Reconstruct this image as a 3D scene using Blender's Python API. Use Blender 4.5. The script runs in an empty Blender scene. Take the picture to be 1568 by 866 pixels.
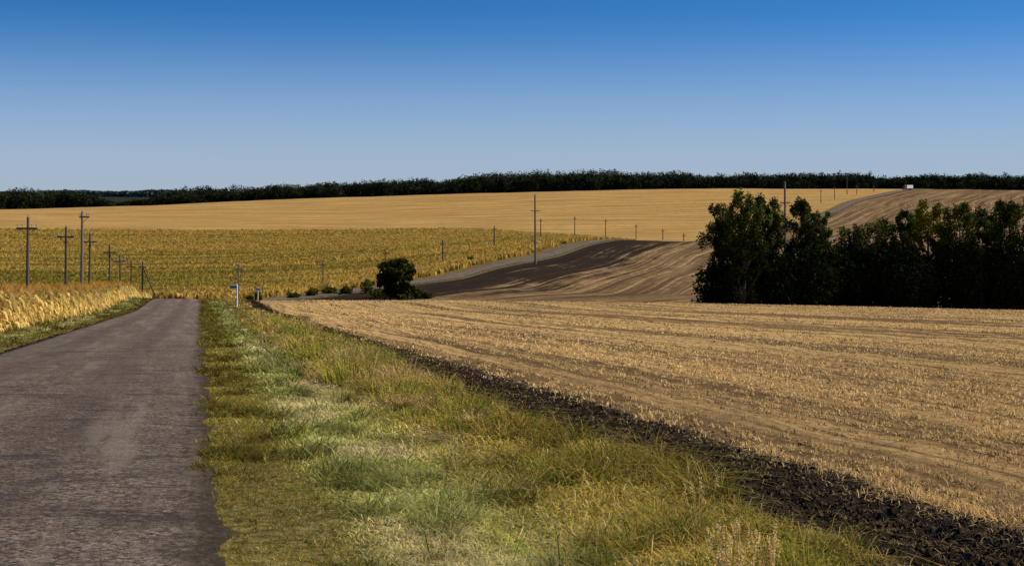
import bpy, math, numpy as np
from mathutils import Vector
rng=np.random.default_rng(7)
F=2154.0; HR=290.0; CH=1.6
SUN_EL=36.0; SUN_AZ=88.0   # azimuth clockwise from +Y
# ---------------------------------------------------------------- numeric helpers
def pchip_eval(x,y,xq):
    x=np.asarray(x,float); y=np.asarray(y,float)
    h=np.diff(x); sh=(-1,)+(1,)*(y.ndim-1)
    dl=np.diff(y,axis=0)/h.reshape(sh)
    d=np.zeros_like(y)
    w1=(2*h[1:]+h[:-1]).reshape(sh); w2=(h[1:]+2*h[:-1]).reshape(sh)
    a=dl[:-1]; b=dl[1:]; ok=(a*b)>0
    with np.errstate(all='ignore'):
        hm=(w1+w2)/(w1/np.where(ok,a,1)+w2/np.where(ok,b,1))
    d[1:-1]=np.where(ok,hm,0)
    d[0]=dl[0]*0; d[-1]=dl[-1]
    xq=np.clip(np.asarray(xq,float),x[0],x[-1])
    i=np.clip(np.searchsorted(x,xq,side='right')-1,0,len(x)-2)
    hh=h[i].reshape((-1,)+(1,)*(y.ndim-1)); t=((xq-x[i])/h[i]).reshape((-1,)+(1,)*(y.ndim-1))
    return ((2*t**3-3*t**2+1)*y[i]+(t**3-2*t**2+t)*hh*d[i]+(-2*t**3+3*t**2)*y[i+1]+(t**3-t**2)*hh*d[i+1])
def _h(ix,iy,s):
    n=(ix.astype(np.int64)*374761393+iy.astype(np.int64)*668265263+s*982451653)&0xffffffff
    n=((n^(n>>13))*1274126177)&0xffffffff
    return ((n^(n>>16))&0xffff)/65535.0
def vn(x,y,s=0):
    x=np.asarray(x,float); y=np.asarray(y,float)
    ix=np.floor(x); iy=np.floor(y); fx=x-ix; fy=y-iy
    fx=fx*fx*(3-2*fx); fy=fy*fy*(3-2*fy)
    a=_h(ix,iy,s); b=_h(ix+1,iy,s); c=_h(ix,iy+1,s); d=_h(ix+1,iy+1,s)
    return (a*(1-fx)+b*fx)*(1-fy)+(c*(1-fx)+d*fx)*fy
def fbm(x,y,s=0,o=3):
    r=0;w=0
    for k in range(o):
        r=r+vn(np.asarray(x)*2**k,np.asarray(y)*2**k,s+k*17)*0.5**k; w+=0.5**k
    return r/w
def sst(x,a,b):
    t=np.clip((x-a)/(b-a),0,1); return t*t*(3-2*t)
# ---------------------------------------------------------------- terrain
cols=np.array([-600,0,150,270,400,520,640,780,930,1090,1300,1568,2200],float)
T={
150:[452,455,457,459,460,460,460,461,463,465,469,475,485],
190:[460,462,464,465,466,466,466,467,469,471,474,480,490],
220:[458,460,462,462,463,464,464,466,468,469,472,476,485],
240:[454,455,457,458,460,460,459,462,464,465,466,470,475],
270:[446,447,449,450,449,446,443,448,455,456,456,458,460],
290:[441,442,444,445,443,439,431,436,446,448,448,448,450],
330:[431,432,434,434,430,425,418,409,420,424,424,424,424],
370:[421,421,423,423,419,413,405,393,394,401,402,402,402],
410:[411,411,413,412,408,402,394,381,373,380,382,382,382],
440:[403,404,406,405,401,395,388,374,367,370,371,371,372],
480:[394,395,396,396,392,387,381,369,370,374,374,373,373],
560:[377,378,379,379,377,374,370,363,365,368,366,364,364],
640:[361,362,363,363,362,360,358,355,356,356,343,340,340],
700:[351,351,352,352,351,350,349,346,344,342,324,320,320],
850:[332,332,332,331,329,327,323,317,312,309,304,303,304],
1000:[321,320,317,313,307,303,299,295,291,289,289,291,292],
1100:[326,325,321,316,309,304,299,294,291,290,290,292,293],
1400:[326,325,322,318,312,307,302,297,294,293,293,295,296],
2500:[304,302,301,302,304,304,302,300,298,298,298,298,298],
9000:[293,293,293,293,293,293,293,293,293,293,293,293,293]}
dep=np.array([60,100]+list(T.keys()),float)
K=np.full((len(dep),len(cols)),-0.072)
for i,(d,r) in enumerate(T.items()): K[i+2]=CH/d-(np.array(r,float)-HR)/F
lq=np.linspace(np.log(60),np.log(9000),1400)
K1=pchip_eval(np.log(dep),K,lq)
uq=np.linspace(cols[0],cols[-1],900)
K2=pchip_eval(cols,K1.T,uq).T
ker=np.hanning(61); ker/=ker.sum()
K2=np.array([np.convolve(np.pad(r,30,mode='edge'),ker,mode='valid') for r in K2])
def kfun(X,Y):
    Ys=np.maximum(Y,60.0)
    a=(np.log(np.clip(Ys,60,9000))-lq[0])/(lq[1]-lq[0])
    p=784+F*X/Ys
    b=(np.clip(p,uq[0],uq[-1])-uq[0])/(uq[1]-uq[0])
    ia=np.clip(a.astype(int),0,len(lq)-2); ib=np.clip(b.astype(int),0,len(uq)-2)
    fa=a-ia; fb=b-ib
    return (K2[ia,ib]*(1-fb)+K2[ia,ib+1]*fb)*(1-fa)+(K2[ia+1,ib]*(1-fb)+K2[ia+1,ib+1]*fb)*fa
def xlin(Y): return 0.08-0.2215*Y-2.56
ry=[-60,0,50,100,140,165,190,212,226,240,255,270,290,330,370,410,460,560,700,830,950,1100,1400]
rx=[xlin(v) for v in (-60,0,50,100,140,165,190)]+[-48.0,-47.0,-43,-37.2,-30.6,-19.8,-6.7,7.5,20.2,38,85,158,206,265,345,520]
_yy=np.linspace(-60,1400,5841)
def _pc(x,y,q):
    x=np.array(x,float);y=np.array(y,float)
    h=np.diff(x);dl=np.diff(y)/h;d=np.zeros_like(y);d[1:-1]=(dl[:-1]*h[1:]+dl[1:]*h[:-1])/(h[1:]+h[:-1]);d[0]=dl[0];d[-1]=dl[-1]
    i=np.clip(np.searchsorted(x,q,side='right')-1,0,len(x)-2);t=(q-x[i])/h[i]
    return (2*t**3-3*t**2+1)*y[i]+(t**3-2*t**2+t)*h[i]*d[i]+(-2*t**3+3*t**2)*y[i+1]+(t**3-t**2)*h[i]*d[i+1]
_xx=_pc(ry,rx,_yy); _sl=np.gradient(_xx,_yy)
def Xc(Y): return np.interp(Y,_yy,_xx)
def Cs(Y): return 1/np.sqrt(1+np.interp(Y,_yy,_sl)**2)
def dcf(X,Y): return (X-Xc(Y))*Cs(Y)
def base_z(X,Y):
    X=np.asarray(X,float);Y=np.asarray(Y,float)
    return kfun(X,Y)*Y
def ground(X,Y):
    X=np.asarray(X,float);Y=np.asarray(Y,float)
    z=base_z(X,Y); d=dcf(X,Y)
    near=1-sst(Y,170,230)
    fw=np.exp(-((d-7.1)/0.55)**2)*-0.05
    fur=(fbm(X*6,Y*6,33)-0.5)*0.12*np.exp(-((d-7.1)/0.65)**4)*(1-sst(Y,40,90))
    und=(fbm(X*0.8,Y*0.8,3)-0.5)*0.10*sst(np.abs(d),2.7,3.6)
    big=(fbm(X*0.02,Y*0.02,9)-0.5)*1.2*sst(np.abs(d),6,40)*sst(Y,230,330)
    ditch=-0.05*np.exp(-((d-4.3)/0.7)**2)
    return z+near*(fw+ditch+fur)+und*(1-sst(Y,60,200))+big
# ---------------------------------------------------------------- mesh helpers
def mesh_obj(name,v,f,mat,col=None,attrs=None,smooth=False,mi=None,parent=None):
    v=np.ascontiguousarray(v,dtype=np.float32); f=np.ascontiguousarray(f,dtype=np.int32)
    me=bpy.data.meshes.new(name); n=len(v); k=f.shape[1]; m=len(f)
    me.vertices.add(n); me.vertices.foreach_set('co',v.ravel())
    me.loops.add(m*k); me.loops.foreach_set('vertex_index',f.ravel())
    me.polygons.add(m); me.polygons.foreach_set('loop_start',np.arange(0,m*k,k,dtype=np.int32))
    try: me.polygons.foreach_set('loop_total',np.full(m,k,dtype=np.int32))
    except Exception: pass
    for mm in (mat if isinstance(mat,(list,tuple)) else [mat]): me.materials.append(mm)
    if mi is not None: me.polygons.foreach_set('material_index',np.asarray(mi,dtype=np.int32))
    me.polygons.foreach_set('use_smooth',np.full(m,bool(smooth)))
    if col is not None:
        a=me.color_attributes.new('Col','FLOAT_COLOR','POINT')
        c=np.ones((n,4),np.float32); c[:,:3]=col; a.data.foreach_set('color',c.ravel())
    for kk,vv in (attrs or {}).items():
        a=me.attributes.new(kk,'FLOAT','POINT'); a.data.foreach_set('value',np.asarray(vv,np.float32))
    me.update(calc_edges=True)
    o=bpy.data.objects.new(name,me); bpy.context.scene.collection.objects.link(o)
    if parent: o.parent=parent
    return o
def blades(P,h,w,ang,lean,leandir,col,tipcol=None):
    n=len(P); dx=np.stack([np.cos(ang),np.sin(ang),0*ang],1)*w[:,None]*0.5
    ld=np.stack([np.cos(leandir),np.sin(leandir),0*ang],1)
    m=P+ld*(lean*h*0.35)[:,None]; m[:,2]+=h*0.55
    t=P+ld*(lean*h)[:,None]; t[:,2]+=h*np.maximum(0.35,1-0.3*lean)
    v=np.stack([P-dx,P+dx,m-dx*0.8,m+dx*0.8,t],1).reshape(-1,3)
    b=np.arange(n)[:,None,None]*5
    f=(np.array([[0,1,3],[0,3,2],[2,3,4]])[None]+b).reshape(-1,3)
    if tipcol is None: tipcol=col
    c=np.stack([col*0.8,col*0.8,(col+tipcol)/2,(col+tipcol)/2,tipcol],1).reshape(-1,3)
    return v,f,c
def cards(C,size,col,asp=0.7):
    n=len(C); a=rng.normal(size=(n,3)); a/=np.linalg.norm(a,axis=1)[:,None]
    b=rng.normal(size=(n,3)); b-=a*(a*b).sum(1)[:,None]; b/=np.linalg.norm(b,axis=1)[:,None]
    s=size[:,None]*0.5
    v=np.stack([C-a*s,C-b*s*asp,C+a*s,C+b*s*asp],1).reshape(-1,3)
    q=np.arange(n)[:,None]*4
    f=np.concatenate([q+np.array([[0,1,2]]),q+np.array([[0,2,3]])],1).reshape(-1,3)
    return v,f,np.repeat(col,4,0)
def tube(p0,p1,r0,r1,n=8,caps=True):
    p0=np.array(p0,float);p1=np.array(p1,float);d=p1-p0;d/=np.linalg.norm(d)
    a=np.cross(d,[0,0,1]) if abs(d[2])<0.9 else np.cross(d,[1,0,0]); a/=np.linalg.norm(a); b=np.cross(d,a)
    t=np.linspace(0,2*np.pi,n,endpoint=False)
    ring=np.cos(t)[:,None]*a+np.sin(t)[:,None]*b
    v=np.concatenate([p0+ring*r0,p1+ring*r1,[p0],[p1]])
    f=[]
    for i in range(n):
        j=(i+1)%n; f+=[[i,j,n+j],[i,n+j,n+i]]
        if caps: f+=[[j,i,2*n],[n+i,n+j,2*n+1]]
    return v,np.array(f)
def box(c,s):
    c=np.array(c,float); s=np.array(s,float)/2
    v=np.array([[x,y,z] for x in(-1,1) for y in(-1,1) for z in(-1,1)])*s+c
    f=np.array([[0,1,3],[0,3,2],[4,6,7],[4,7,5],[0,4,5],[0,5,1],[2,3,7],[2,7,6],[0,2,6],[0,6,4],[1,5,7],[1,7,3]])
    return v,f
class Acc:
    def __init__(s): s.v=[];s.f=[];s.c=[];s.m=[];s.n=0
    def add(s,v,f,c=(1,1,1),m=0):
        s.v.append(v); s.f.append(f+s.n); s.n+=len(v)
        c=np.asarray(c,float); s.c.append(np.broadcast_to(c,(len(v),3))); s.m.append(np.full(len(f),m))
    def obj(s,name,mat,**k): return mesh_obj(name,np.concatenate(s.v),np.concatenate(s.f),mat,col=np.concatenate(s.c),mi=np.concatenate(s.m),**k)
# ---------------------------------------------------------------- node helpers
class NT:
    def __init__(s,nt): s.t=nt; s.n=nt.nodes; s.l=nt.links
    def new(s,t,**k):
        n=s.n.new(t)
        for a,b in k.items(): setattr(n,a,b)
        return n
    def put(s,sock,v):
        if isinstance(v,bpy.types.NodeSocket): s.l.new(v,sock)
        elif isinstance(v,(tuple,list)) and len(v)==3 and sock.type=='RGBA': sock.default_value=(*v,1)
        else: sock.default_value=v
    def m(s,op,a,b=0.0,c=0.0,clamp=False):
        n=s.new('ShaderNodeMath',operation=op,use_clamp=clamp); s.put(n.inputs[0],a); s.put(n.inputs[1],b); s.put(n.inputs[2],c); return n.outputs[0]
    def mix(s,f,a,b,bt='MIX'):
        n=s.new('ShaderNodeMix',data_type='RGBA',blend_type=bt,clamp_factor=True)
        s.put(n.inputs[0],f); s.put(n.inputs[6],a); s.put(n.inputs[7],b); return n.outputs[2]
    def ss(s,x,a,b,lo=0.0,hi=1.0):
        n=s.new('ShaderNodeMapRange',interpolation_type='SMOOTHSTEP'); s.put(n.inputs[0],x)
        n.inputs[1].default_value=a;n.inputs[2].default_value=b;n.inputs[3].default_value=lo;n.inputs[4].default_value=hi; return n.outputs[0]
    def vec(s,x,y,z=0.0):
        n=s.new('ShaderNodeCombineXYZ'); s.put(n.inputs[0],x);s.put(n.inputs[1],y);s.put(n.inputs[2],z); return n.outputs[0]
    def noise(s,v,sc,det=4.0,ro=0.6,dist=0.0):
        n=s.new('ShaderNodeTexNoise'); s.put(n.inputs['Vector'],v); n.inputs['Scale'].default_value=sc; n.inputs['Detail'].default_value=det
        n.inputs['Roughness'].default_value=ro; n.inputs['Distortion'].default_value=dist; return n.outputs[0]
    def attr(s,name): return s.new('ShaderNodeAttribute',attribute_name=name)
def newmat(name):
    m=bpy.data.materials.new(name); m.use_nodes=True; t=NT(m.node_tree); p=m.node_tree.nodes['Principled BSDF']; p.inputs['Specular IOR Level'].default_value=0.15; p.inputs['Roughness'].default_value=0.9
    return m,t,p
def leafmat(name,trans=0.35,var=0.25,sc=2.0):
    m,t,p=newmat(name); c=t.attr('Col').outputs['Color']
    g=t.new('ShaderNodeNewGeometry').outputs['Position']
    n=t.noise(g,sc,2); c2=t.mix(var,c,t.mix(1.0,c,t.mix(n,(0.4,0.4,0.4),(1.7,1.7,1.6)),'MULTIPLY'))
    t.n.remove(p); d=t.new('ShaderNodeBsdfDiffuse'); t.put(d.inputs[0],c2)
    if trans<=0: t.l.new(d.outputs[0],t.n['Material Output'].inputs[0]); return m
    tr=t.new('ShaderNodeBsdfTranslucent'); t.put(tr.inputs[0],c2)
    mx=t.new('ShaderNodeMixShader'); mx.inputs[0].default_value=trans
    t.l.new(d.outputs[0],mx.inputs[1]); t.l.new(tr.outputs[0],mx.inputs[2])
    t.l.new(mx.outputs[0],t.n['Material Output'].inputs[0]); return m
# ---------------------------------------------------------------- ground material
def ground_mat():
    m,t,p=newmat('fields_and_soil')
    pos=t.new('ShaderNodeNewGeometry').outputs['Position']
    sp=t.new('ShaderNodeSeparateXYZ'); t.put(sp.inputs[0],pos); X,Y,Z=sp.outputs
    dc=t.attr('dc').outputs['Fac']; cb=t.attr('cornb').outputs['Fac']
    nM=t.noise(pos,0.5,5); nF=t.noise(pos,9.0,5,0.7); nG=t.noise(pos,60.0,3,0.7)
    wob=t.m('MULTIPLY',t.m('SUBTRACT',nM,0.5),1.2)
    d=t.m('ADD',dc,t.m('MULTIPLY',t.m('SUBTRACT',t.noise(pos,1.3,4),0.5),0.9))
    dfar=t.m('ADD',dc,t.m('MULTIPLY',t.m('SUBTRACT',t.noise(pos,0.012,1),0.5),12.0))
    # stubble
    rowv=t.vec(dfar,t.m('MULTIPLY',Y,0.02))
    lane=t.noise(rowv,0.34,4,0.65); rows=t.noise(rowv,2.2,4,0.75)
    fine=t.noise(t.vec(dc,t.m('MULTIPLY',Y,0.3)),7.0,4,0.8)
    a=t.m('ADD',t.m('MULTIPLY',rows,0.5),t.m('MULTIPLY',fine,0.5))
    st=t.mix(t.ss(a,0.41,0.56),(0.22,0.125,0.052),(0.78,0.49,0.18))
    st=t.mix(t.ss(lane,0.42,0.51,0.9,0.0),st,(0.16,0.09,0.038))
    st=t.mix(t.ss(rows,0.47,0.37,0,0.75),st,(0.11,0.062,0.027))
    st=t.mix(t.ss(nF,0.5,0.66,0,0.5),st,(0.14,0.08,0.037))
    st=t.mix(t.ss(Y,60,15,0,0.45),st,(0.14,0.082,0.038))
    # plowed hill
    r2=t.vec(dfar,t.m('MULTIPLY',Y,0.012))
    l2=t.noise(r2,0.22,4,0.6); l3=t.noise(r2,0.8,5,0.72); l4=t.noise(pos,0.30,7,0.8)
    lp=t.noise(t.vec(t.m('MULTIPLY',dfar,0.10),t.m('MULTIPLY',Y,0.03)),1.0,5,0.7)
    pl=t.mix(t.ss(l2,0.40,0.60),(0.15,0.086,0.038),(0.33,0.20,0.086))
    pl=t.mix(t.ss(l3,0.51,0.60,0,0.8),pl,(0.54,0.355,0.155))
    pl=t.mix(t.ss(l3,0.48,0.38,0,0.7),pl,(0.085,0.048,0.022))
    pl=t.mix(t.ss(l4,0.46,0.60,0,0.65),pl,(0.11,0.065,0.031))
    pl=t.mix(t.ss(lp,0.55,0.68,0,0.45),pl,(0.48,0.32,0.145))
    nz=t.m('ADD',t.m('MULTIPLY',l3,0.35),t.m('ADD',t.m('MULTIPLY',lp,0.35),t.m('MULTIPLY',l4,0.30)))
    thr=t.m('SUBTRACT',t.m('ADD',0.36,t.m('MULTIPLY',t.ss(dfar,55.0,3.0),0.24)),nz)
    dk=t.ss(thr,-0.03,0.05)
    pl=t.mix(t.m('MULTIPLY',dk,t.ss(Y,520,430,0,0.95)),pl,(0.028,0.018,0.011))
    # golden field
    gv=t.vec(t.m('MULTIPLY',X,0.012),t.m('ADD',t.m('MULTIPLY',Y,0.14),t.m('MULTIPLY',X,0.012)))
    g1=t.noise(gv,1.0,5,0.7,0.3); g2=t.noise(t.vec(t.m('MULTIPLY',X,0.15),t.m('MULTIPLY',Y,0.4)),1.0,6,0.8)
    gd=t.mix(t.ss(g1,0.38,0.62),(0.42,0.235,0.066),(0.64,0.39,0.125))
    gd=t.mix(t.ss(g2,0.48,0.64,0,0.65),gd,(0.33,0.19,0.053))
    cg=t.mix(nM,(0.12,0.10,0.028),(0.30,0.21,0.065))
    gr=t.mix(t.ss(nF,0.35,0.65),(0.09,0.07,0.018),(0.30,0.23,0.075))
    so=t.mix(t.ss(nG,0.35,0.7),(0.012,0.008,0.006),(0.05,0.034,0.022))
    so=t.mix(t.ss(nF,0.58,0.72,0,0.35),so,(0.09,0.058,0.031))
    right=t.mix(t.ss(Y,226,236),st,pl)
    nearY=t.ss(Y,200,226,1,0)
    right=t.mix(t.m('MULTIPLY',nearY,t.ss(d,8.1,7.75)),right,so)
    right=t.mix(t.ss(d,6.35,6.1),right,gr)
    right=t.mix(t.m('MULTIPLY',t.ss(Y,226,240),t.m('MULTIPLY',t.ss(d,3.6,4.6),t.ss(d,6.7,5.9))),right,pl)
    left=t.mix(t.ss(t.m('ADD',cb,t.m('MULTIPLY',wob,12)),-4,4),gd,cg)
    left=t.mix(t.ss(d,-6.5,-5.2),left,gr)
    colr=t.mix(t.ss(dc,-0.5,0.5),left,right)
    far=t.ss(Y,1015,1030); colr=t.mix(far,colr,(0.03,0.035,0.016))
    t.put(p.inputs['Base Color'],colr); p.inputs['Roughness'].default_value=0.95; p.inputs['Specular IOR Level'].default_value=0.03
    bp=t.new('ShaderNodeBump'); bp.inputs['Distance'].default_value=0.06; bp.inputs['Strength'].default_value=0.8
    hgt=t.m('ADD',t.m('MULTIPLY',nF,0.8),t.m('ADD',t.m('MULTIPLY',nG,0.25),t.m('MULTIPLY',fine,0.6)))
    t.put(bp.inputs['Height'],hgt)
    b2=t.new('ShaderNodeBump'); b2.inputs['Distance'].default_value=0.9; b2.inputs['Strength'].default_value=0.6
    t.put(b2.inputs['Height'],t.m('MULTIPLY',t.m('ADD',l4,rows),t.ss(Y,60,240))); t.put(b2.inputs['Normal'],bp.outputs[0])
    t.put(p.inputs['Normal'],b2.outputs[0])
    return m
gm=ground_mat()
ys=np.concatenate([np.linspace(-60,3.6,24),np.exp(np.linspace(np.log(4),np.log(9000),760))])
s=np.linspace(-1,1,760); s=0.42*s+0.58*s**5
YY,SS=np.meshgrid(ys,s,indexing='ij'); W=1.15*np.maximum(YY,0)+40
XX=SS*W
ZZ=ground(XX,YY); DC=dcf(XX,YY)
inroad=(np.abs(DC)<2.35)&(YY<1300)
ZZ=ZZ-np.where(inroad,0.05+0.0006*np.maximum(YY,0),0)
CX=[-2000,-150,-26,-1,31,40,60,2000]; CY=[690,690,680,640,570,500,440,440]
def cornb(X,Y): return np.interp(X,CX,CY)-Y
R,C=XX.shape; idx=np.arange(R*C).reshape(R,C)
fq=np.stack([idx[:-1,:-1],idx[:-1,1:],idx[1:,1:],idx[1:,:-1]],-1).reshape(-1,4)
mesh_obj('ground_terrain',np.stack([XX,YY,ZZ],-1).reshape(-1,3),fq,gm,attrs={'dc':np.clip(DC,-500,500).ravel(),'cornb':cornb(XX,YY).ravel()},smooth=True)
# ---------------------------------------------------------------- road
def road_mat():
    m,t,p=newmat('worn_asphalt')
    pos=t.new('ShaderNodeNewGeometry').outputs['Position']
    sp=t.new('ShaderNodeSeparateXYZ'); t.put(sp.inputs[0],pos); X,Y,Z=sp.outputs
    dc=t.attr('dc').outputs['Fac']
    ag=t.noise(pos,20,4,0.85); nF=t.noise(pos,4,7,0.85); nM=t.noise(pos,0.7,5,0.65)
    tr=t.noise(t.vec(t.m('MULTIPLY',dc,1.4),t.m('MULTIPLY',Y,0.10)),1.0,4,0.7)
    cr=t.noise(t.vec(t.m('MULTIPLY',dc,0.45),t.m('MULTIPLY',Y,1.2)),1.0,7,0.82,0.4)
    c=t.mix(t.ss(ag,0.42,0.58),(0.055,0.039,0.030),(0.40,0.295,0.215))
    c=t.mix(t.ss(nF,0.44,0.58,0,0.6),c,(0.085,0.063,0.049))
    c=t.mix(t.ss(nM,0.40,0.65,0,0.35),c,(0.11,0.082,0.064))
    c=t.mix(t.ss(tr,0.48,0.62,0,0.5),c,(0.34,0.255,0.19))
    c=t.mix(t.ss(cr,0.53,0.62,0,0.7),c,(0.055,0.040,0.033))
    wt=t.m('ABSOLUTE',t.m('SUBTRACT',t.m('ABSOLUTE',t.m('ADD',dc,0.1)),1.0))
    c=t.mix(t.m('MULTIPLY',t.ss(wt,0.55,0.15),t.ss(tr,0.3,0.6,0.15,0.45)),c,(0.085,0.064,0.05))
    ck_n=t.new('ShaderNodeTexVoronoi',feature='DISTANCE_TO_EDGE'); t.put(ck_n.inputs['Vector'],t.vec(t.m('ADD',dc,t.m('MULTIPLY',nF,1.0)),t.m('ADD',Y,t.m('MULTIPLY',nM,2.0)))); ck_n.inputs['Scale'].default_value=0.5
    ck=t.m('MULTIPLY',t.ss(ck_n.outputs[0],0.014,0.002),t.ss(nM,0.46,0.56)); c=t.mix(t.m('MULTIPLY',ck,0.6),c,(0.02,0.016,0.014))
    ed=t.ss(t.m('ADD',t.m('ABSOLUTE',dc),t.m('MULTIPLY',nF,0.6)),2.45,2.8,0,0.85); c=t.mix(ed,c,(0.035,0.027,0.018))
    t.put(p.inputs['Base Color'],c); p.inputs['Roughness'].default_value=0.9; p.inputs['Specular IOR Level'].default_value=0.05
    b=t.new('ShaderNodeBump'); b.inputs['Distance'].default_value=0.035; b.inputs['Strength'].default_value=0.9
    t.put(b.inputs['Height'],t.m('ADD',ag,t.m('ADD',t.m('MULTIPLY',nF,1.3),t.m('MULTIPLY',cr,1.2)))); t.put(p.inputs['Normal'],b.outputs[0]); return m
yr=np.concatenate([np.linspace(-55,4,60),np.exp(np.linspace(np.log(4.2),np.log(1080),1500))])
off=np.array([-2.5,-2.5,-2.3,-1.6,-0.8,0,0.8,1.6,2.3,2.5,2.5])
OY,OO=np.meshgrid(yr,off,indexing='ij')
ej=(fbm(OY*1.3,OY*0+5,21,4)-0.5)*0.36*(np.abs(OO)>2.4)*np.sign(OO)
OO2=OO+ej
RX=Xc(OY)+OO2/Cs(OY)
RZ=base_z(RX,OY)+0.03+0.04*(1-(OO/2.5)**2)+0.00035*np.maximum(OY,0)
RZ[:,0]-=0.5; RZ[:,-1]-=0.5
R,C=RX.shape; idx=np.arange(R*C).reshape(R,C)
fq=np.stack([idx[:-1,:-1],idx[:-1,1:],idx[1:,1:],idx[1:,:-1]],-1).reshape(-1,4)
mesh_obj('country_road',np.stack([RX,OY,RZ],-1).reshape(-1,3),fq,road_mat(),attrs={'dc':OO2.ravel()},smooth=True)
# ---------------------------------------------------------------- verge grass
gleaf=leafmat('grass_blades',0.35)
def lerp(a,b,t): return np.asarray(a)*(1-t[:,None])+np.asarray(b)*t[:,None]
def verge(name,n,y0,y1,d0,d1,side):
    Y=np.exp(rng.uniform(np.log(y0),np.log(y1),n)); D=rng.uniform(d0,d1,n)
    X=Xc(Y)+side*D/Cs(Y); e=D-2.5
    patch=fbm(X*0.7,Y*0.28,31); p2=fbm(X*2.2,Y*1.1,57); p3=fbm(X*0.6,Y*0.2,131); hp=fbm(X*1.1,Y*0.5,201)
    keep=rng.random(n)<np.clip(0.1+1.8*p2,0,1); X,Y,D,e,patch,p2,p3,hp=[q[keep] for q in (X,Y,D,e,patch,p2,p3,hp)]; n=len(X)
    tuft=sst(fbm(X*2.0,Y*1.1,71),0.54,0.68)
    h=rng.gamma(4,0.0105,n)*(0.3+1.1*hp)*(1+2.4*tuft); h*=1+sst(e,2.4,3.4)*1.1
    h*=np.where(e<0.9,0.75,1); h=np.clip(h*(1+0.006*Y),0.02,0.5)
    w=np.maximum(0.006,0.00075*Y)*rng.uniform(0.7,1.4,n)
    g=lerp((0.17,0.20,0.020),(0.33,0.36,0.045),rng.random(n))
    straw=lerp((0.70,0.55,0.23),(0.90,0.76,0.40),rng.random(n))
    olive=lerp((0.26,0.195,0.033),(0.44,0.32,0.07),rng.random(n))
    pale=lerp((0.52,0.53,0.12),(0.76,0.71,0.25),rng.random(n))
    gold=lerp((0.52,0.37,0.065),(0.72,0.50,0.13),rng.random(n))
    ws=sst(patch,0.43,0.54)*sst(e,0.7,1.2)
    mid=np.exp(-((e-1.5)/0.8)**2)
    ed=1-sst(e,0.5,1.2); outer=sst(e,1.7,2.7)
    r=rng.random(n); c=g.copy()
    k=r<mid*sst(p3,0.30,0.55)*0.92; c[k]=pale[k]
    r=rng.random(n); k=r<np.clip(0.08+0.8*ws+0.2*outer,0,0.92)*(1-0.8*tuft); c[k]=straw[k]
    r=rng.random(n); k=r<0.85*ed; c[k]=olive[k]
    r=rng.random(n); k=r<0.7*outer; c[k]=gold[k]
    c*=(0.40+1.2*p2)[:,None]
    c=c*(1-0.5*tuft)[:,None]
    if side<0: c=c*0.75
    P=np.stack([X,Y,ground(X,Y)-0.01],1)
    v,f,cc=blades(P,h,w,rng.uniform(0,np.pi,n),rng.uniform(0.4,2.6,n),rng.uniform(0,2*np.pi,n),c)
    return mesh_obj(name,v,f,gleaf,col=cc)
verge('roadside_grass',380000,5.0,200,2.38,6.4,1)
verge('roadside_grass',60000,8,200,2.38,5.6,-1)
# tall weeds along the furrow, in separate bushy clumps
A=Acc()
Yc=np.concatenate([np.exp(rng.uniform(np.log(7),np.log(170),200)),rng.uniform(17,75,260)])
for y0 in Yc:
    big=float(sst(y0,15,26)*(1-sst(y0,60,110)))
    if rng.random()>0.35+0.6*big+0.3*(y0>110): continue
    Hc=rng.uniform(0.12,0.30)*(1+1.7*big*rng.random()**1.3)*(1+0.8*(y0>100)); Rc=rng.uniform(0.15,0.38)*(1+0.7*big)
    d0=2.5+rng.normal(3.25,0.30)-0.15*big; m_=int(rng.uniform(110,230))
    rr=Rc*np.sqrt(rng.random(m_)); aa=rng.uniform(0,6.28,m_); yy=y0+rr*np.sin(aa)*1.8; xx=Xc(yy)+(d0+rr*np.cos(aa))
    h=Hc*rng.uniform(0.5,1.2,m_)*(1-0.4*(rr/Rc)); g=ground(xx,yy)
    ty=rng.random(); bc=np.array((0.40,0.37,0.06)) if ty<0.35 else (np.array((0.60,0.45,0.11)) if ty<0.75 else np.array((0.72,0.50,0.19)))
    c=bc*rng.uniform(0.5,1.25,(m_,1))
    v,f,cc=blades(np.stack([xx,yy,g-0.01],1),h,np.full(m_,max(0.006,0.0007*y0)),rng.uniform(0,np.pi,m_),rng.uniform(0.1,0.9,m_),aa,c); A.add(v,f,cc)
    P=np.stack([xx+np.cos(aa)*h*0.3,yy+np.sin(aa)*h*0.3,g+h*rng.uniform(0.3,1.0,m_)],1)
    v,f,cc=cards(P,max(0.022,0.0013*y0)*rng.uniform(.6,1.5,m_),c*0.9); A.add(v,f,cc)
A.obj('tall_weeds',gleaf)
# dry stalks in the near right corner
A=Acc()
for (px,d,hh) in [(1070,9.0,.42),(1112,7.9,.24),(1135,8.2,.28),(1165,7.8,.22),(1188,7.75,.2),(1150,7.6,.17),(940,7.6,.13),(1100,7.6,.2),(1128,7.7,.22),(1105,8.0,.27),(700,12.8,.3),(1175,7.9,.26)]:
    x=(px-784)/F*d; z=float(ground(x,d)); 
    for q in range(6):
        a=rng.uniform(0,6.28); l=rng.uniform(0.05,0.4)*hh; tip=(x+math.cos(a)*l,d+math.sin(a)*l,z+hh*rng.uniform(.7,1))
        v,f=tube((x,d,z-0.02),tip,0.0035,0.0018,5); A.add(v,f,(0.75,0.58,0.28))
        n2=26; P=np.array(tip)+rng.normal(0,1,(n2,3))*[0.006,0.006,0.022]; v,f,cc=cards(P,np.full(n2,0.016),np.full((n2,3),0.5)*[1.4,1.05,0.45]); A.add(v,f,cc)
A.obj('dry_grass_stalks',gleaf)
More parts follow.
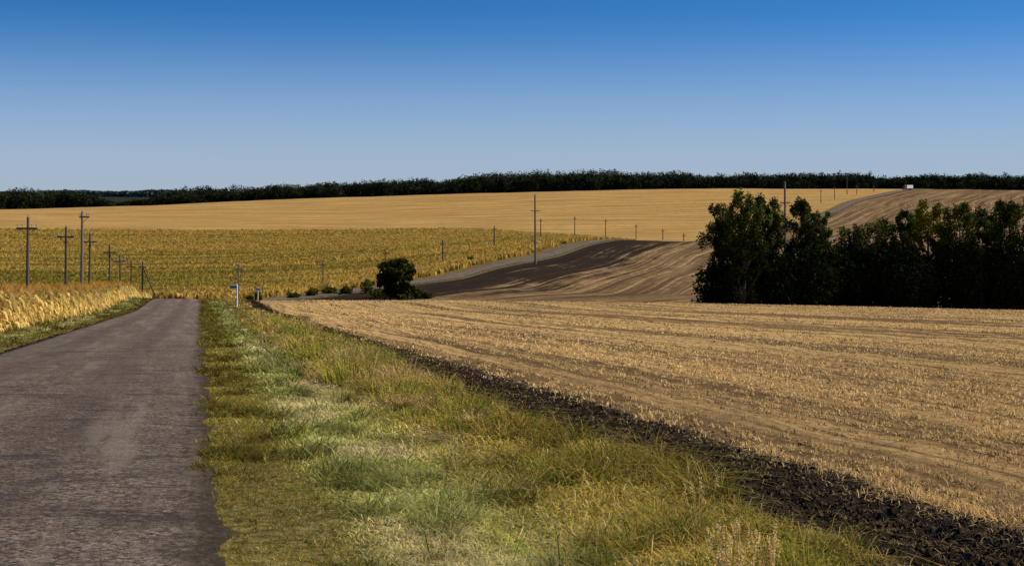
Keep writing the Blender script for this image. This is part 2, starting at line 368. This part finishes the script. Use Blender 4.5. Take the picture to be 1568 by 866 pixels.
# ---------------------------------------------------------------- stubble
n=420000; Y=np.exp(rng.uniform(np.log(5.5),np.log(200),n))
Xr=0.47*Y+1.5; xl=Xc(Y)+7.6/Cs(Y); X=xl+(Xr-xl)*rng.random(n); D=dcf(X,Y)
sp_=0.36; D2=np.where(Y<80,np.round(D/sp_)*sp_+rng.normal(0,0.045,n),D); D2=np.maximum(D2,7.85+rng.normal(0,0.2,n))
X=Xc(Y)+D2/Cs(Y)
lane=fbm((D2)*0.33,Y*0.012,88); pt=fbm(X*1.1,Y*0.6,90); pf=fbm(X*3.5,Y*1.8,91)
keep=rng.random(n)<np.clip(0.07+1.15*sst(lane,0.36,0.54)*np.clip(sst(pf,0.36,0.58)*(0.4+pt),0.07,1),0,1); X=X[keep];Y=Y[keep];lane=lane[keep];pt=pt[keep];pf=pf[keep];n=len(X)
flat=rng.random(n)<0.45
h=rng.uniform(0.02,0.075,n)*(1+0.003*Y)*(0.6+0.8*pf); h[flat]*=0.6; w=np.maximum(0.007,0.0007*Y)*rng.uniform(.7,1.5,n)
lean=np.where(flat,rng.uniform(2,5,n),rng.gamma(2,0.3,n))
c=lerp((0.66,0.42,0.155),(0.94,0.67,0.30),rng.random(n))*(0.70+0.42*sst(lane,0.35,0.6))[:,None]
k=rng.random(n)<0.2; c[k]*=0.35
v,f,cc=blades(np.stack([X,Y,ground(X,Y)-0.005],1),h,w,rng.uniform(0,np.pi,n),lean,rng.uniform(0,2*np.pi,n),c)
A=Acc(); A.add(v,f,cc)
n=8000; Y=np.exp(rng.uniform(np.log(5.5),np.log(60),n)); D=7.2+rng.normal(0,0.45,n); X=Xc(Y)+D/Cs(Y); h=rng.uniform(0.02,0.05,n)
v,f,cc=blades(np.stack([X,Y,ground(X,Y)+0.01],1),h,np.maximum(0.006,0.0006*Y),rng.uniform(0,np.pi,n),rng.uniform(0.5,4,n),rng.uniform(0,2*np.pi,n),lerp((0.2,0.13,0.06),(0.45,0.31,0.14),rng.random(n)))
A.add(v,f,cc)
A.obj('stubble_straw',leafmat('straw',0.2,var=0.15))
# furrow clods
n=80000; Y=np.exp(rng.uniform(np.log(5.5),np.log(160),n)); D=7.1+rng.normal(0,0.40,n); X=Xc(Y)+D/Cs(Y)
r=np.clip(rng.gamma(1.6,0.0046,n),0.003,0.034); r=np.maximum(r,0.0004*Y); oc=np.array([[1,0,0],[-1,0,0],[0,1,0],[0,-1,0],[0,0,1],[0,0,-1]],float)
V=oc[None]*r[:,None,None]*rng.uniform(0.6,1.3,(n,6,1)); V+=rng.normal(0,0.25,(n,6,3))*r[:,None,None]
V+=np.stack([X,Y,ground(X,Y)+r*0.3],1)[:,None]
ofc=np.array([[0,2,4],[2,1,4],[1,3,4],[3,0,4],[2,0,5],[1,2,5],[3,1,5],[0,3,5]])
f=(ofc[None]+np.arange(n)[:,None,None]*6).reshape(-1,3)
c=lerp((0.018,0.012,0.009),(0.075,0.05,0.032),rng.random(n)**2)
mesh_obj('furrow_soil_clods',V.reshape(-1,3),f,leafmat('soil_clods',0.0,var=0.3,sc=20),col=np.repeat(c,6,0))
# ---------------------------------------------------------------- near corn field (dry maize, left)
cornm=leafmat('corn_leaves',0.35,var=0.3,sc=3)
def corn_template():
    A=Acc(); v,f=tube((0,0,0),(0,0,1.55),0.013,0.007,3,False); A.add(v,f,(0.85,0.75,0.45))
    for i in range(9):
        z0=0.15+i*0.15; a=i*2.4+rng.normal(0,.4); L=rng.uniform(0.45,0.7); di=np.array([math.cos(a),math.sin(a),0]); pe=np.array([-di[1],di[0],0])
        pts=[];ws=[0.05,0.13,0.11,0.02]
        for k_,(u,zz) in enumerate([(0,0),(0.3,0.22),(0.65,0.02),(0.8,-0.45)]):
            c_=di*L*u+np.array([0,0,z0+zz*L]); pts+= [c_-pe*ws[k_]/2,c_+pe*ws[k_]/2]
        f=[]
        for k_ in range(3): f+=[[2*k_,2*k_+1,2*k_+3],[2*k_,2*k_+3,2*k_+2]]
        A.add(np.array(pts),np.array(f),np.array([1,0.95,0.82])*rng.uniform(.45,1.2))
    for i in range(4):
        a=i*1.57; v,f=tube((0,0,1.5),(math.cos(a)*.12,math.sin(a)*.12,1.75),0.008,0.004,3,False); A.add(v,f,(0.8,0.6,0.35))
    return np.concatenate(A.v),np.concatenate(A.f),np.concatenate(A.c)
tp=[corn_template() for _ in range(5)]
rowsD=[];rowsY=[]
for rr in range(7):
    yy=np.arange(20,205,0.25); yy=yy+rng.normal(0,0.05,len(yy)); rowsY.append(yy); rowsD.append(5.3+rr*0.7+rng.normal(0,0.12,len(yy)))
nb=5500; rowsY.append(rng.uniform(30,215,nb)); rowsD.append(rng.uniform(10,75,nb))
Y=np.concatenate(rowsY);D=np.concatenate(rowsD);X=Xc(Y)-D/Cs(Y);k=rng.random(len(X))<0.88;X=X[k];Y=Y[k]
cls=rng.integers(0,5,len(X)); A=Acc()
for q in range(5):
    kk=cls==q; x=X[kk];y=Y[kk];n=len(x); v,f,c=tp[q]; a=rng.uniform(0,6.28,n); s_=rng.uniform(0.68,1.14,n)
    vx=v[None,:,0]*np.cos(a)[:,None]-v[None,:,1]*np.sin(a)[:,None]; vy=v[None,:,0]*np.sin(a)[:,None]+v[None,:,1]*np.cos(a)[:,None]
    V=np.stack([vx*s_[:,None]+x[:,None],vy*s_[:,None]+y[:,None],v[None,:,2]*s_[:,None]+ground(x,y)[:,None]],-1)
    base=lerp((0.74,0.52,0.16),(0.92,0.72,0.31),rng.random(n)); gg=rng.random(n)<0.12; base[gg]=(0.42,0.36,0.08)
    Cc=c[None]*base[:,None]; Ff=f[None]+(np.arange(n)*len(v))[:,None,None]
    A.add(V.reshape(-1,3),Ff.reshape(-1,3),Cc.reshape(-1,3))
A.obj('corn_field',cornm)
# far corn field
n=190000; Y=rng.uniform(236**0.5,700**0.5,n)**2; X=Y*rng.uniform(-0.45,0.12,n)
Y2=np.round(Y/1.8)*1.8; Y=Y2+rng.normal(0,0.25,n)
D=dcf(X,Y); k=(D<-7+rng.normal(0,0.5,n))&(cornb(X,Y)+rng.normal(0,3,n)>0); X=X[k];Y=Y[k];D=D[k]; n=len(X)
z=ground(X,Y); st=fbm(X*0.008,Y*0.10,15,4); s2=fbm(X*0.04,Y*0.3,45)
gold=np.clip(0.36+0.8*sst(Y,430,570)+0.8*sst(D,-34,-8)+(st-0.5)*3.2+(s2-0.5)*0.8+0.5*sst(X,-90,0)+0.4*(1-sst(Y,240,262)),0,1)
gcol=lerp((0.47,0.30,0.057),(0.66,0.43,0.11),rng.random(n)); ocol=lerp((0.19,0.16,0.022),(0.31,0.25,0.038),rng.random(n))
mx=np.clip(gold*0.88+rng.normal(0,0.14,n)+0.10,0,1)[:,None]; c=gcol*mx+ocol*(1-mx)
A=Acc()
for q in range(2):
    h=rng.uniform(1.1,1.6,n)*np.where(Y>600,0.8,1); w=rng.uniform(0.5,0.95,n)*(1+0.0008*Y)
    v,f,cc=blades(np.stack([X+rng.normal(0,.35,n),Y+rng.normal(0,.35,n),z-0.05],1),h,w,rng.uniform(0,np.pi,n),rng.uniform(0,0.7,n),rng.uniform(0,6.28,n),c*rng.uniform(.85,1.15,(n,1)))
    A.add(v,f,cc)
A.obj('corn_field',cornm)
# ---------------------------------------------------------------- trees
barkm=leafmat('bark',0.0,var=0.5,sc=6)
treem=leafmat('tree_leaves',0.12,var=0.35,sc=0.8)
def tree(name,px,Yd,top,wpx,tint=(1,1,1),kind='poplar',leaf=0.26,nl=14500):
    x=(px-784)/F*Yd; zt=CH-(top-HR)/F*Yd; z0=float(ground(x,Yd)); H=zt-z0; Rr=wpx/F*Yd/2
    A=Acc(); lean=rng.normal(0,0.015,2) if kind=='poplar' else np.zeros(2)
    v,f=tube((0,0,-0.3),(lean[0]*H,lean[1]*H,H*0.85),0.022*H if kind=='poplar' else 0.04*H,0.03,9); A.add(v,f,(0.10,0.08,0.055),1)
    nc=85 if kind=='poplar' else 80; cl=[]
    for i in range(nc):
        if kind=='poplar':
            t=rng.uniform(0.03,0.95); prof=(0.80+0.2*math.sin(t*3)) if t<0.55 else math.sqrt(max(0,1-((t-0.55)/0.46)**2))*0.95+0.04
        else:
            t=rng.uniform(0.10,0.90); prof=math.sqrt(max(0.05,1-((t-0.48)/0.50)**2))
        a=rng.uniform(0,6.28) if kind=='poplar' else i*2.4; rr=Rr*prof*math.sqrt(rng.random())*0.88
        cx,cy,cz=math.cos(a)*rr+lean[0]*H*t,math.sin(a)*rr+lean[1]*H*t,H*t
        rad=Rr*rng.uniform(0.14,0.32)*(0.55+0.45*prof); cl.append((cx,cy,cz,rad,rr/Rr))
        if i%2==0:
            zb=max(0.3,cz-rr*1.6-0.4); v,f=tube((lean[0]*zb,lean[1]*zb,zb),(cx,cy,cz),0.05+0.01*(H-zb)*0.5,0.015,5,False); A.add(v,f,(0.08,0.065,0.045),1)
    cl=np.array(cl); pick=rng.choice(len(cl),nl,p=cl[:,3]**2/np.sum(cl[:,3]**2)); c_=cl[pick]
    d=rng.normal(size=(nl,3)); d/=np.linalg.norm(d,axis=1)[:,None]; d*=(rng.random(nl)**0.5)[:,None]*rng.uniform(0.8,1.15,(nl,1))
    P=c_[:,:3]+d*c_[:,3:4]*[1,1,1.5 if kind=='poplar' else 0.9]
    P[:,2]=np.clip(P[:,2],0.1,H*1.01)
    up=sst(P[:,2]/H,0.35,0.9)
    br=rng.uniform(0.45,1.55,len(cl))[pick]*rng.uniform(0.6,1.4,nl)*(0.32+0.85*up)*(0.7+0.4*c_[:,4])  # shade painted into leaf colour: darker low and inside the crown, brighter tops
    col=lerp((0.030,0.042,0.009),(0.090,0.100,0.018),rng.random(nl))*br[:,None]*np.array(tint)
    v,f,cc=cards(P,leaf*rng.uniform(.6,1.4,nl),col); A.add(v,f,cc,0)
    o=A.obj(name,[treem,barkm]); o.location=(x,Yd,z0); return o
G=(1,1,1)
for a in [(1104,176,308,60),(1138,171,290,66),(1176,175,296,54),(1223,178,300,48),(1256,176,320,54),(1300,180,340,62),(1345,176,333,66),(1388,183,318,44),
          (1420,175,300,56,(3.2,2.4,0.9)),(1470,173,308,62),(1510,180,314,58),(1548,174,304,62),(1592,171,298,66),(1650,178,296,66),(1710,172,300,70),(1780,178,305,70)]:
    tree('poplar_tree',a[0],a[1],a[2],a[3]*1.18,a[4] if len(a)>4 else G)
def shrubmass(name,pts,leafsz,tint=G):
    A=Acc()
    for (px,Yd,top,wpx) in pts:
        x=(px-784)/F*Yd; zt=CH-(top-HR)/F*Yd; z0=float(ground(x,Yd)); H=max(0.5,zt-z0); Rr=wpx/F*Yd/2
        n=int(900*max(1,(Rr*H)/5)); t=rng.normal(size=(n,3)); t/=np.linalg.norm(t,axis=1)[:,None]; t*=(rng.random(n)**0.45)[:,None]
        nz=0.65+0.7*vn(t[:,0]*3+px,t[:,2]*3+t[:,1]*2,6)
        P=np.stack([x+t[:,0]*Rr*nz,Yd+t[:,1]*Rr*nz,z0+H*(0.42+0.55*t[:,2]*nz)],1)
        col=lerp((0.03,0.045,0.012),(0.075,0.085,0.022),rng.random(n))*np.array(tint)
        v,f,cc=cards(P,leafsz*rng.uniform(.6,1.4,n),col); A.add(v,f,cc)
        for q in range(4):
            v,f=tube((x,Yd,z0-0.1),(x+rng.normal(0,.3)*Rr,Yd+rng.normal(0,.3)*Rr,z0+H*.6),0.05,0.02,4,False); A.add(v,f,(0.1,0.08,0.05))
    return A.obj(name,treem)
pts=[]
for px in range(1096,1800,26):
    pts.append((px+rng.normal(0,5),rng.uniform(171,182),rng.uniform(360,392) if px>1120 else 408,62))
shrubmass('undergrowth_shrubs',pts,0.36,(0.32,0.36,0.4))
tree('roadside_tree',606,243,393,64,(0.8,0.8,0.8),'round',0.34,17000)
shrubmass('roadside_shrubs',[(562,262,426,20),(640,246,440,26),(655,246,446,20),(722,352,392,14),(700,345,400,14),(395,215,446,12),(478,256,441,20),(505,262,439,22),(530,262,438,20),(450,250,448,18),(580,250,440,30),(606,243,430,50),(382,220,452,12)],0.3,(1.3,1.2,0.9))
# ---------------------------------------------------------------- distant tree line
tx=[-400,0,30,60,110,150,165,230,250,300,340,400,470,520,600,640,700,740,800,880,940,1000,1050,1100,1200,1300,1400,1568,2000]
ty=[286,287,285,288,287,293,302,301,290,285,286,280,281,277,273,275,269,264,263,260,262,263,261,267,265,265,267,264,264]
A=Acc()
for row,(yd,st_) in enumerate([(1030,4.0),(1050,4.6),(1075,5.0),(1100,6.0)]):
    px=-400
    while px<2000:
        px+=rng.uniform(0.5,1.6)*st_
        Yd=yd+rng.normal(0,6); x=(px-784)/F*Yd
        top=float(np.interp(px,tx,ty))+rng.normal(0,1.6)+(rng.uniform(3,11) if row==0 else 2)+13*(vn(px*0.028,row*0.7,4)-0.5)*(1 if row else 0.5)
        if 160<px<236 and row>0: continue
        z0=float(ground(x,Yd)); zt=CH-(top-HR)/F*Yd; H=max(3,zt-z0); Rr=rng.uniform(2.2,5.0)
        n=230; t=rng.normal(size=(n,3)); t/=np.linalg.norm(t,axis=1)[:,None]; t*=(rng.random(n)**0.5)[:,None]
        lob=0.75+0.4*vn(t[:,0]*2.2+px,t[:,2]*2.2+row*7,3)
        P=np.stack([x+t[:,0]*Rr*lob,Yd+t[:,1]*Rr*lob,z0+H*(0.52+0.46*t[:,2]*np.minimum(lob+.15,1.0))],1)
        b=rng.uniform(0.5,1.6)
        warm=rng.random()<(0.30 if 780<px<1200 or 370<px<470 else 0.08) and row>0
        ca,cb_=((0.085,0.075,0.05),(0.17,0.145,0.095)) if warm else ((0.017,0.025,0.011),(0.038,0.045,0.018))
        col=lerp(ca,cb_,rng.random(n))*b
        v,f,cc=cards(P,rng.uniform(0.7,1.1,n),col,1.0); A.add(v,f,cc)
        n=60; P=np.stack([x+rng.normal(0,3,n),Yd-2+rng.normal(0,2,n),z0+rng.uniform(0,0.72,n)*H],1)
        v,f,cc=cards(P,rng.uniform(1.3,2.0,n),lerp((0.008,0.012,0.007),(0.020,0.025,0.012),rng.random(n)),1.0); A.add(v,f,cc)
A.obj('distant_treeline',treem)
n=16000; px=rng.uniform(60,330,n); Yd=rng.uniform(2450,2600,n); x=(px-784)/F*Yd
tp_=293+1.2*np.sin(px*0.045)+2*(vn(px*0.15,px*0,8)-0.5); zt=CH-(tp_-HR)/F*Yd; z0=ground(x,Yd)
P=np.stack([x,Yd,z0+(zt-z0)*rng.random(n)**0.6],1)
v,f,cc=cards(P,rng.uniform(3,7,n),lerp((0.045,0.07,0.075),(0.07,0.10,0.10),rng.random(n))); mesh_obj('distant_woodland',v,f,treem,col=cc)  # blue distance haze is painted into these leaf colours
# ---------------------------------------------------------------- utility poles
def simple(name,col,rough=0.7,metal=0.0,sc=8.0):
    m,t,p=newmat(name); g=t.new('ShaderNodeTexCoord').outputs['Object']; n=t.noise(g,sc,4)
    t.put(p.inputs['Base Color'],t.mix(n,tuple(c*0.7 for c in col),tuple(min(1,c*1.25) for c in col))); p.inputs['Roughness'].default_value=rough; p.inputs['Metallic'].default_value=metal; return m
wood=simple('weathered_wood',(0.11,0.082,0.06)); ceram=simple('insulator',(0.3,0.28,0.26),0.3); conc=simple('concrete_post',(0.16,0.135,0.11))
def pole(px,Yd,top,arm=1.6,arms=1,mat=None,r=0.12,drop=0.9,brace=False,off=0.0):
    x=(px-784)/F*Yd; z0=float(ground(x,Yd)); H=CH-(top-HR)/F*Yd-z0
    A=Acc(); v,f=tube((0,0,-0.4),(0,0,H),r*1.25,r*0.8,10); A.add(v,f)
    for k in range(arms):
        z=H-drop-k*0.7
        v,f=box((off,-r-0.06,z),(arm,0.12,0.14)); A.add(v,f)
        for s_ in (-1,-0.5,0.5,1):
            ix=off+s_*(arm/2-0.08); v,f=tube((ix,-r-0.06,z+0.07),(ix,-r-0.06,z+0.2),0.015,0.015,6); A.add(v,f,m=1)
            v,f=tube((ix,-r-0.06,z+0.18),(ix,-r-0.06,z+0.36),0.06,0.035,8); A.add(v,f,m=1)
        for s_ in (-1,1):
            v,f=tube((off+s_*arm*0.33,-r-0.05,z-0.07),(0,-r*0.9,z-0.6),0.025,0.025,5); A.add(v,f)
    v,f=tube((0,0,H),(0,0,H+0.22),0.03,0.03,6); A.add(v,f,m=1)
    if brace:
        v,f=tube((0,0,H*0.88),(2.6,0.6,-0.5),r*0.8,r,8); A.add(v,f)
    o=A.obj('utility_pole',[mat or wood,ceram]); o.location=(x,Yd,z0); o.rotation_euler=(rng.normal(0,.006),rng.normal(0,.008),rng.normal(0,.15)); return o
pole(42,110,332,1.65); pole(101,125,347,1.5); pole(125,135,324,1.0,mat=conc,r=0.13,drop=0.5,off=0.3); pole(137,150,357,1.5)
pole(168,172,375,1.6,r=.13); pole(185,198,390,1.6); pole(201,216,399,1.6); pole(218,236,400,1.4,brace=True,r=.14)
pole(365,240,404,1.2,mat=conc,r=.13); pole(495,288,398,1.2,r=.13,mat=conc); pole(590,310,381,1.4,r=.15)
pole(820,345,298,2.2,mat=conc,r=.24,drop=4.0); pole(1203,205,279,1.4,mat=conc,r=.17,drop=3)
for a in [(678,355,367),(757,415,346),(828,500,334),(880,560,331),(927,590,335),(974,575,343),(1015,560,350),(1047,545,357)]: pole(*a,1.5,r=.17)
for a in [(1257,800,290),(1278,840,286),(1297,900,270),(1312,900,283),(1338,930,284)]: pole(*a,2.0,r=.2)
# ---------------------------------------------------------------- signs
whitep=simple('white_paint',(0.75,0.75,0.72)); blk=simple('black_paint',(0.03,0.03,0.03)); grey=simple('galvanised',(0.4,0.4,0.42),0.5,0.4)
def sign(px,Yd,h,pw,ph,ox):
    x=(px-784)/F*Yd; z0=float(ground(x,Yd)); A=Acc()
    v,f=tube((0,0,-0.3),(0,0,h),0.06,0.06,10); A.add(v,f,m=0)
    v,f=box((ox,-0.085,h-ph/2-0.05),(pw,0.03,ph)); A.add(v,f,m=0)
    v,f=box((ox,-0.104,h-ph/2-0.05),(pw*0.86,0.004,ph*0.35)); A.add(v,f,m=1)
    v,f=box((0,-0.064,h-ph/2-0.05),(0.12,0.01,0.05)); A.add(v,f,m=2)
    o=A.obj('road_sign',[whitep,blk,grey]); o.location=(x,Yd,z0); return o
sign(363,112,2.05,0.6,0.32,-0.28); sign(395,196,2.3,0.7,0.4,0)
# ---------------------------------------------------------------- truck on the far road
def truck():
    Yd=955.0; x=float(Xc(Yd))+1.2; z0=float(base_z(x,Yd))+0.45
    root=bpy.data.objects.new('truck',None); bpy.context.scene.collection.objects.link(root); root.location=(x,Yd,z0)
    red=simple('red_paint',(0.45,0.05,0.03),0.4); wh=simple('truck_white',(0.8,0.8,0.8),0.4); gl=simple('dark_glass',(0.03,0.035,0.04),0.1); rub=simple('rubber',(0.02,0.02,0.02))
    def part(nm,L,mat):
        A=Acc()
        for v,f in L: A.add(v,f)
        o=A.obj(nm,mat,parent=root); return o
    part('cargo_box',[box((0.9,0,2.1),(5.2,2.4,2.2)),box((0.9,0,0.95),(5.3,2.2,0.14))],wh)
    part('cab',[box((-2.75,0,1.3),(1.7,2.2,1.0)),box((-2.6,0,2.1),(1.35,2.05,0.7)),box((-3.65,0,0.8),(0.15,2.2,0.35))],red)
    part('cab_glass',[box((-3.285,0,2.1),(0.03,1.8,0.5)),box((-2.6,-1.035,2.1),(0.9,0.03,0.45)),box((-2.6,1.035,2.1),(0.9,0.03,0.45))],gl)
    part('chassis',[box((-0.3,0,0.72),(6.4,0.9,0.22))],rub)
    part('wheels',[tube((wx,sy*1.15,0.5),(wx,sy*0.8,0.5),0.5,0.5,18) for wx in(-2.7,1.6,2.7) for sy in(-1,1)],rub)
    root.rotation_euler=(0,0,0.45)
truck()
# ---------------------------------------------------------------- light, sky, camera
sc=bpy.context.scene
w=bpy.data.worlds.new('World'); sc.world=w; w.use_nodes=True; t=NT(w.node_tree)
bg=w.node_tree.nodes['Background']; sky=t.new('ShaderNodeTexSky',sky_type='NISHITA'); sky.sun_disc=False
sky.sun_elevation=math.radians(SUN_EL); sky.sun_rotation=math.radians(SUN_AZ); sky.air_density=1.0; sky.dust_density=0.3; sky.ozone_density=4.0; sky.altitude=200
tc=t.new('ShaderNodeTexCoord'); sp=t.new('ShaderNodeSeparateXYZ'); t.put(sp.inputs[0],tc.outputs['Generated'])
t.put(sky.inputs['Vector'],t.vec(sp.outputs[0],sp.outputs[1],t.m('ADD',t.m('MULTIPLY',sp.outputs[2],2.8),0.06)))
hs=t.new('ShaderNodeHueSaturation'); hs.inputs['Hue'].default_value=0.5; hs.inputs['Saturation'].default_value=1.3; t.put(hs.inputs['Color'],sky.outputs[0])
c=t.mix(1.0,hs.outputs[0],(1.05,1.10,1.13),'MULTIPLY')
c=t.mix(t.ss(sp.outputs[2],0.13,-0.01,0.0,0.97),c,(2.95,3.6,4.5))   # low haze layer
t.put(bg.inputs['Color'],c); bg.inputs['Strength'].default_value=0.125
ld=bpy.data.lights.new('sun','SUN'); ld.energy=5.0; ld.angle=math.radians(0.5); ld.color=(1.0,0.90,0.73)
lo=bpy.data.objects.new('sun',ld); sc.collection.objects.link(lo)
el=math.radians(SUN_EL); az=math.radians(SUN_AZ); dv=Vector((math.sin(az)*math.cos(el),math.cos(az)*math.cos(el),math.sin(el)))
lo.rotation_euler=dv.to_track_quat('Z','Y').to_euler(); lo.location=dv*100
cd=bpy.data.cameras.new('camera'); cam=bpy.data.objects.new('camera',cd); sc.collection.objects.link(cam)
cam.location=(0,0,CH); cam.rotation_euler=(math.radians(90),0,0); cd.sensor_width=36; cd.lens=36*F/1568; cd.shift_y=-143/1568; cd.clip_end=20000; cd.clip_start=0.1
sc.camera=cam
sc.view_settings.view_transform='Standard'; sc.view_settings.look='None'; sc.view_settings.exposure=0
